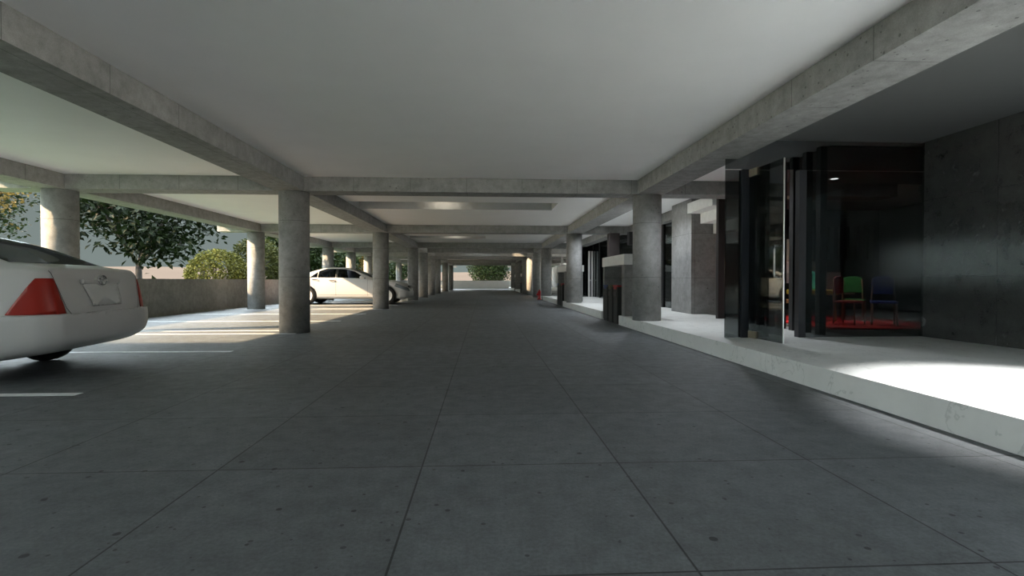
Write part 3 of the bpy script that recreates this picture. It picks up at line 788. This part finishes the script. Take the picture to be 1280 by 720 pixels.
# nearer car, a compact saloon seen from behind
S1 = dict(
    xs=[-2.42, -2.41, -2.38, -2.28, -2.12, -1.98, -1.8, -1.55, -1.3, -1.05, -.8, -.5, -.1, .3, .6, .85, 1.1, 1.35, 1.6, 1.9, 2.15, 2.33, 2.42, 2.46],
    w=[(-2.42, .83), (-2.38, .87), (-2.28, .905), (-1.9, .93), (-1.3, .935), (1.3, .935), (1.9, .91), (2.2, .86), (2.4, .76), (2.46, .66)],
    top=[(-2.42, 1.10), (-2.38, 1.125), (-2.2, 1.14), (-2.0, 1.16), (-1.78, 1.275), (-1.45, 1.42), (-1.15, 1.51), (-.75, 1.565), (0, 1.585), (.35, 1.55), (.6, 1.47), (1.3, 1.11), (1.6, 1.05), (2.1, .95), (2.35, .82), (2.46, .70)],
    belt=[(-2.42, 1.06), (-2.2, 1.09), (-1.3, 1.10), (1.2, 1.02), (2.0, .90), (2.46, .66)],
    bot=[(-2.42, .40), (-2.3, .32), (-1.8, .24), (2.0, .24), (2.46, .32)],
    roof=1.57, wheels=[-1.33, 1.42], arch=.39, wr=.335, ww=.21, track=.80, spokes=5,
    rear_lean=lambda z: .10 * max(0, (z - .62)) / .5, front_lean=lambda z: .25 * max(0, z - .6),
    side_glass=[[(-1.50, 1.13), (-.50, 1.13), (-.50, 1.49), (-.95, 1.47), (-1.2, 1.38)], [(-.42, 1.13), (.22, 1.12), (.22, 1.49), (-.42, 1.50)], [(.28, 1.12), (1.10, 1.10), (.62, 1.42), (.28, 1.49)]],
    rear_glass=[(-.76, 1.175), (.76, 1.175), (.62, 1.50), (-.62, 1.50)], rear_glass_x=-1.12,
    wind_glass=[(-.76, 1.13), (.76, 1.13), (.60, 1.51), (-.60, 1.51)], wind_glass_x=.4,
    seams=[(.26, .34, .25, 1.09), (-.46, .34, -.46, 1.10), (.98, .34, .96, 1.0), (-1.02, .72, -1.05, 1.08)], handles=[(-.30, .96), (-.92, .97)][:1] + [(-.82, .98)], handle_mat='car_white',
    mirror=(.98, 1.13), pillar=[(-.495, 1.135), (-.425, 1.135), (-.425, 1.485), (-.495, 1.485)],
    tail=lambda s: [pl((0, 0, .665), (0, 0, -1)), pl((0, 0, 1.015), (0, 0, 1)), pl((-2.02, 0, .665), (.37, 0, .24)), pl((0, s * .72, .665), (0, -s * .36, .07)), pl((-1.6, 0, 0), (1, 0, 0))],
    head=lambda s: [pl((0, 0, .62), (0, 0, -1)), pl((0, 0, .86), (0, 0, 1)), pl((1.80, 0, 0), (-1, 0, 0)), pl((0, s * .42, 0), (0, -s, 0))],
    bump_z=.655, bump_x=-1.78, fbump_z=.56, fbump_x=1.84,
    lid=[(.80, 1.09), (.70, .72), (.60, .60)],
    plate=[(-.34, .97), (.34, .97), (.28, .72), (-.28, .72)], garnish=[(-.36, 1.005), (.36, 1.005), (.36, .955), (-.36, .955)],
    cab=(-1.0, 1.25), dash=1.0, seats=[-.75, .25], wheelx=.72)
def squeeze(S, x0, k, rear):
    f = (lambda x: x0 + (x - x0) * k if x < x0 else x) if rear else (lambda x: x0 + (x - x0) * k if x > x0 else x)
    S['xs'] = [f(x) for x in S['xs']]
    for n in ('w', 'top', 'belt', 'bot'): S[n] = [(f(a), b) for a, b in S[n]]
squeeze(S1, 1.35, .75, False)
car1, _ = build_car(S1, 'car', 'white compact saloon at the left edge, rear and red tail lights facing the aisle', (-6.66, 5.80, .0045), PI + math.radians(8))
# round three-ellipse badge
bm = bmesh.new()
def ell(a, b, dy=0, dz=0, r=.006): tube(bm, [(S1['badge_x'] - .034, dy + a * math.cos(q), 1.0 + dz + b * math.sin(q)) for q in [2 * PI * k / 28 for k in range(28)]], r, 6, True)
ell(.078, .054, r=.0075); ell(.026, .050, r=.006); ell(.054, .020, 0, .026, r=.006)
badge = obj('badge', bm, 'chrome', car1, smooth=True)
# bright disc pad behind the badge
bm = bmesh.new(); lathe(bm, [(.095, S1['badge_x'] + .01), (.095, S1['badge_x'] - .026), (.085, S1['badge_x'] - .032)], 28, (0, 0, 1.0), 'x')
for v in bm.verts: v.co.z = 1.0 + (v.co.z - 1.0) * .72
obj('badge_pad', bm, 'car_white', car1)

# farther car, a long saloon seen from its right side
S2 = dict(
    xs=[-2.78, -2.76, -2.68, -2.5, -2.25, -2.0, -1.8, -1.58, -1.35, -1.1, -.83, -.5, -.1, .3, .6, .9, 1.15, 1.4, 1.8, 2.2, 2.5, 2.68, 2.76, 2.78],
    w=[(-2.78, .74), (-2.70, .84), (-2.5, .92), (-2.0, .965), (-1.2, .98), (1.4, .98), (2.1, .95), (2.5, .88), (2.7, .78), (2.78, .66)],
    top=[(-2.78, 1.0), (-2.6, 1.07), (-2.3, 1.12), (-1.95, 1.17), (-1.58, 1.32), (-1.22, 1.47), (-.83, 1.56), (-.35, 1.59), (.1, 1.56), (.45, 1.46), (1.15, 1.12), (1.5, 1.06), (2.2, .96), (2.55, .86), (2.72, .74), (2.78, .64)],
    belt=[(-2.78, .95), (-2.3, 1.06), (-1.5, 1.095), (1.0, 1.05), (2.0, .94), (2.6, .76), (2.78, .58)],
    bot=[(-2.78, .40), (-2.6, .30), (-2.0, .24), (2.2, .24), (2.6, .24), (2.78, .32)],
    roof=1.58, wheels=[-1.53, 1.75], arch=.43, wr=.38, ww=.24, track=.85, spokes=7,
    rear_lean=lambda z: .12 * max(0, (z - .6)) / .5, front_lean=lambda z: .30 * max(0, z - .6),
    side_glass=[[(-1.40, 1.13), (-1.10, 1.13), (-1.10, 1.37), (-1.16, 1.33)], [(-1.06, 1.13), (-.36, 1.125), (-.36, 1.50), (-.78, 1.50), (-1.06, 1.39)], [(-.28, 1.125), (.92, 1.09), (.42, 1.385), (.05, 1.49), (-.28, 1.50)]],
    rear_glass=[(-.74, 1.20), (.74, 1.20), (.60, 1.50), (-.60, 1.50)], rear_glass_x=-1.0,
    wind_glass=[(-.78, 1.14), (.78, 1.14), (.60, 1.49), (-.60, 1.49)], wind_glass_x=.15,
    seams=[(-.32, .38, -.32, 1.10), (.98, .38, .98, 1.05), (-1.15, .55, -1.30, 1.10), (-1.0, .42, 1.2, .40)], handles=[(-.36 - .12, 1.01), (-1.18, 1.05)], handle_mat='dark_trim',
    mirror=(.78, 1.14), pillar=[(-.355, 1.13), (-.285, 1.13), (-.285, 1.495), (-.355, 1.495)],
    tail=lambda s: [pl((0, 0, .74), (0, 0, -1)), pl((0, 0, .98), (0, 0, 1)), pl((-2.2, 0, 0), (1, 0, 0)), pl((0, s * .45, 0), (0, -s, 0))],
    head=lambda s: [pl((2.3, 0, .685), (-.35, 0, -1)), pl((2.12, 0, .90), (.42, 0, 1)), pl((2.10, 0, .8), (-1, 0, .5)), pl((0, s * .46, 0), (0, -s, 0))],
    bump_z=.62, bump_x=-2.1, fbump_z=.54, fbump_x=2.26,
    lid=[(.78, 1.0), (.70, .72), (.60, .64)],
    plate=[(-.30, .90), (.30, .90), (.28, .74), (-.28, .74)], garnish=[(-.32, .935), (.32, .935), (.32, .90), (-.32, .90)],
    cab=(-1.3, 1.2), dash=1.0, seats=[-.95, .10], wheelx=.55)
squeeze(S2, -1.8, .62, True); squeeze(S2, 2.2, .8, False)
car2, _ = build_car(S2, 'car', 'long white saloon parked side on behind the two left aisle columns', (-5.84, 22.97, 0), 0)
bm = bmesh.new()
for k in range(6): box(bm, 2.60, 2.655 , -.32, .32, .60 + k * .032, .612 + k * .032)
box(bm, 2.56, 2.62, -.34, .34, .58, .79)
obj('grille', bm, 'dark_trim', car2)

# ------------------------------------------------------------------ light
sd = bpy.data.lights.new('sun', 'SUN'); sd.energy = 10; sd.angle = math.radians(.8); sd.color = (1, .72, .44)
so = bpy.data.objects.new('sun', sd); COL.objects.link(so)
so.rotation_euler = Vector((1.77, .60, -1)).to_track_quat('-Z', 'Y').to_euler()
wd = bpy.data.worlds.new('World'); scn.world = wd; wd.use_nodes = True
nt = wd.node_tree; bg = nt.nodes['Background']
tc = N(nt, 'ShaderNodeTexCoord'); sp = N(nt, 'ShaderNodeSeparateXYZ'); L(nt, tc.outputs['Generated'], sp.inputs[0])
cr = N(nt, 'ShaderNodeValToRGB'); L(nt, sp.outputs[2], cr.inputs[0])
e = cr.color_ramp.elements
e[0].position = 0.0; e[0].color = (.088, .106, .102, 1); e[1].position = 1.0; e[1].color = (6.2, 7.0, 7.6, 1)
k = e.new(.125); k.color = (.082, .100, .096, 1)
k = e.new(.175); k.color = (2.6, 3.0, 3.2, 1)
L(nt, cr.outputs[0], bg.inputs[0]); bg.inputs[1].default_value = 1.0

# ------------------------------------------------------------------ camera
cam = bpy.data.cameras.new('camera'); co = bpy.data.objects.new('camera', cam); COL.objects.link(co)
cam.sensor_width = 36; cam.lens = 36 * 650 / 1280; cam.clip_start = .05; cam.clip_end = 1000
fpx = 650.0
Fv = Vector((605 - 640, 360 - 351, -fpx)).normalized()           # world +Y seen from the camera
Uv = (Vector((0, 1, 0)) - Fv * Fv.y).normalized(); Rv = Fv.cross(Uv)
M = Matrix((Rv, Fv, Uv))                                          # camera -> world
co.matrix_world = Matrix.Translation((0, 0, 1.0)) @ M.to_4x4()
scn.camera = co

vs = scn.view_settings
scn.display_settings.display_device = 'sRGB'
vs.view_transform = 'Standard'; vs.look = 'None'; vs.exposure = 1.28; vs.gamma = 1; vs.use_curve_mapping = False
scn.cycles.use_denoising = True
scn.cycles.max_bounces = 14; scn.cycles.diffuse_bounces = 7; scn.cycles.glossy_bounces = 5; scn.cycles.transparent_max_bounces = 16
scn.cycles.sample_clamp_indirect = 6
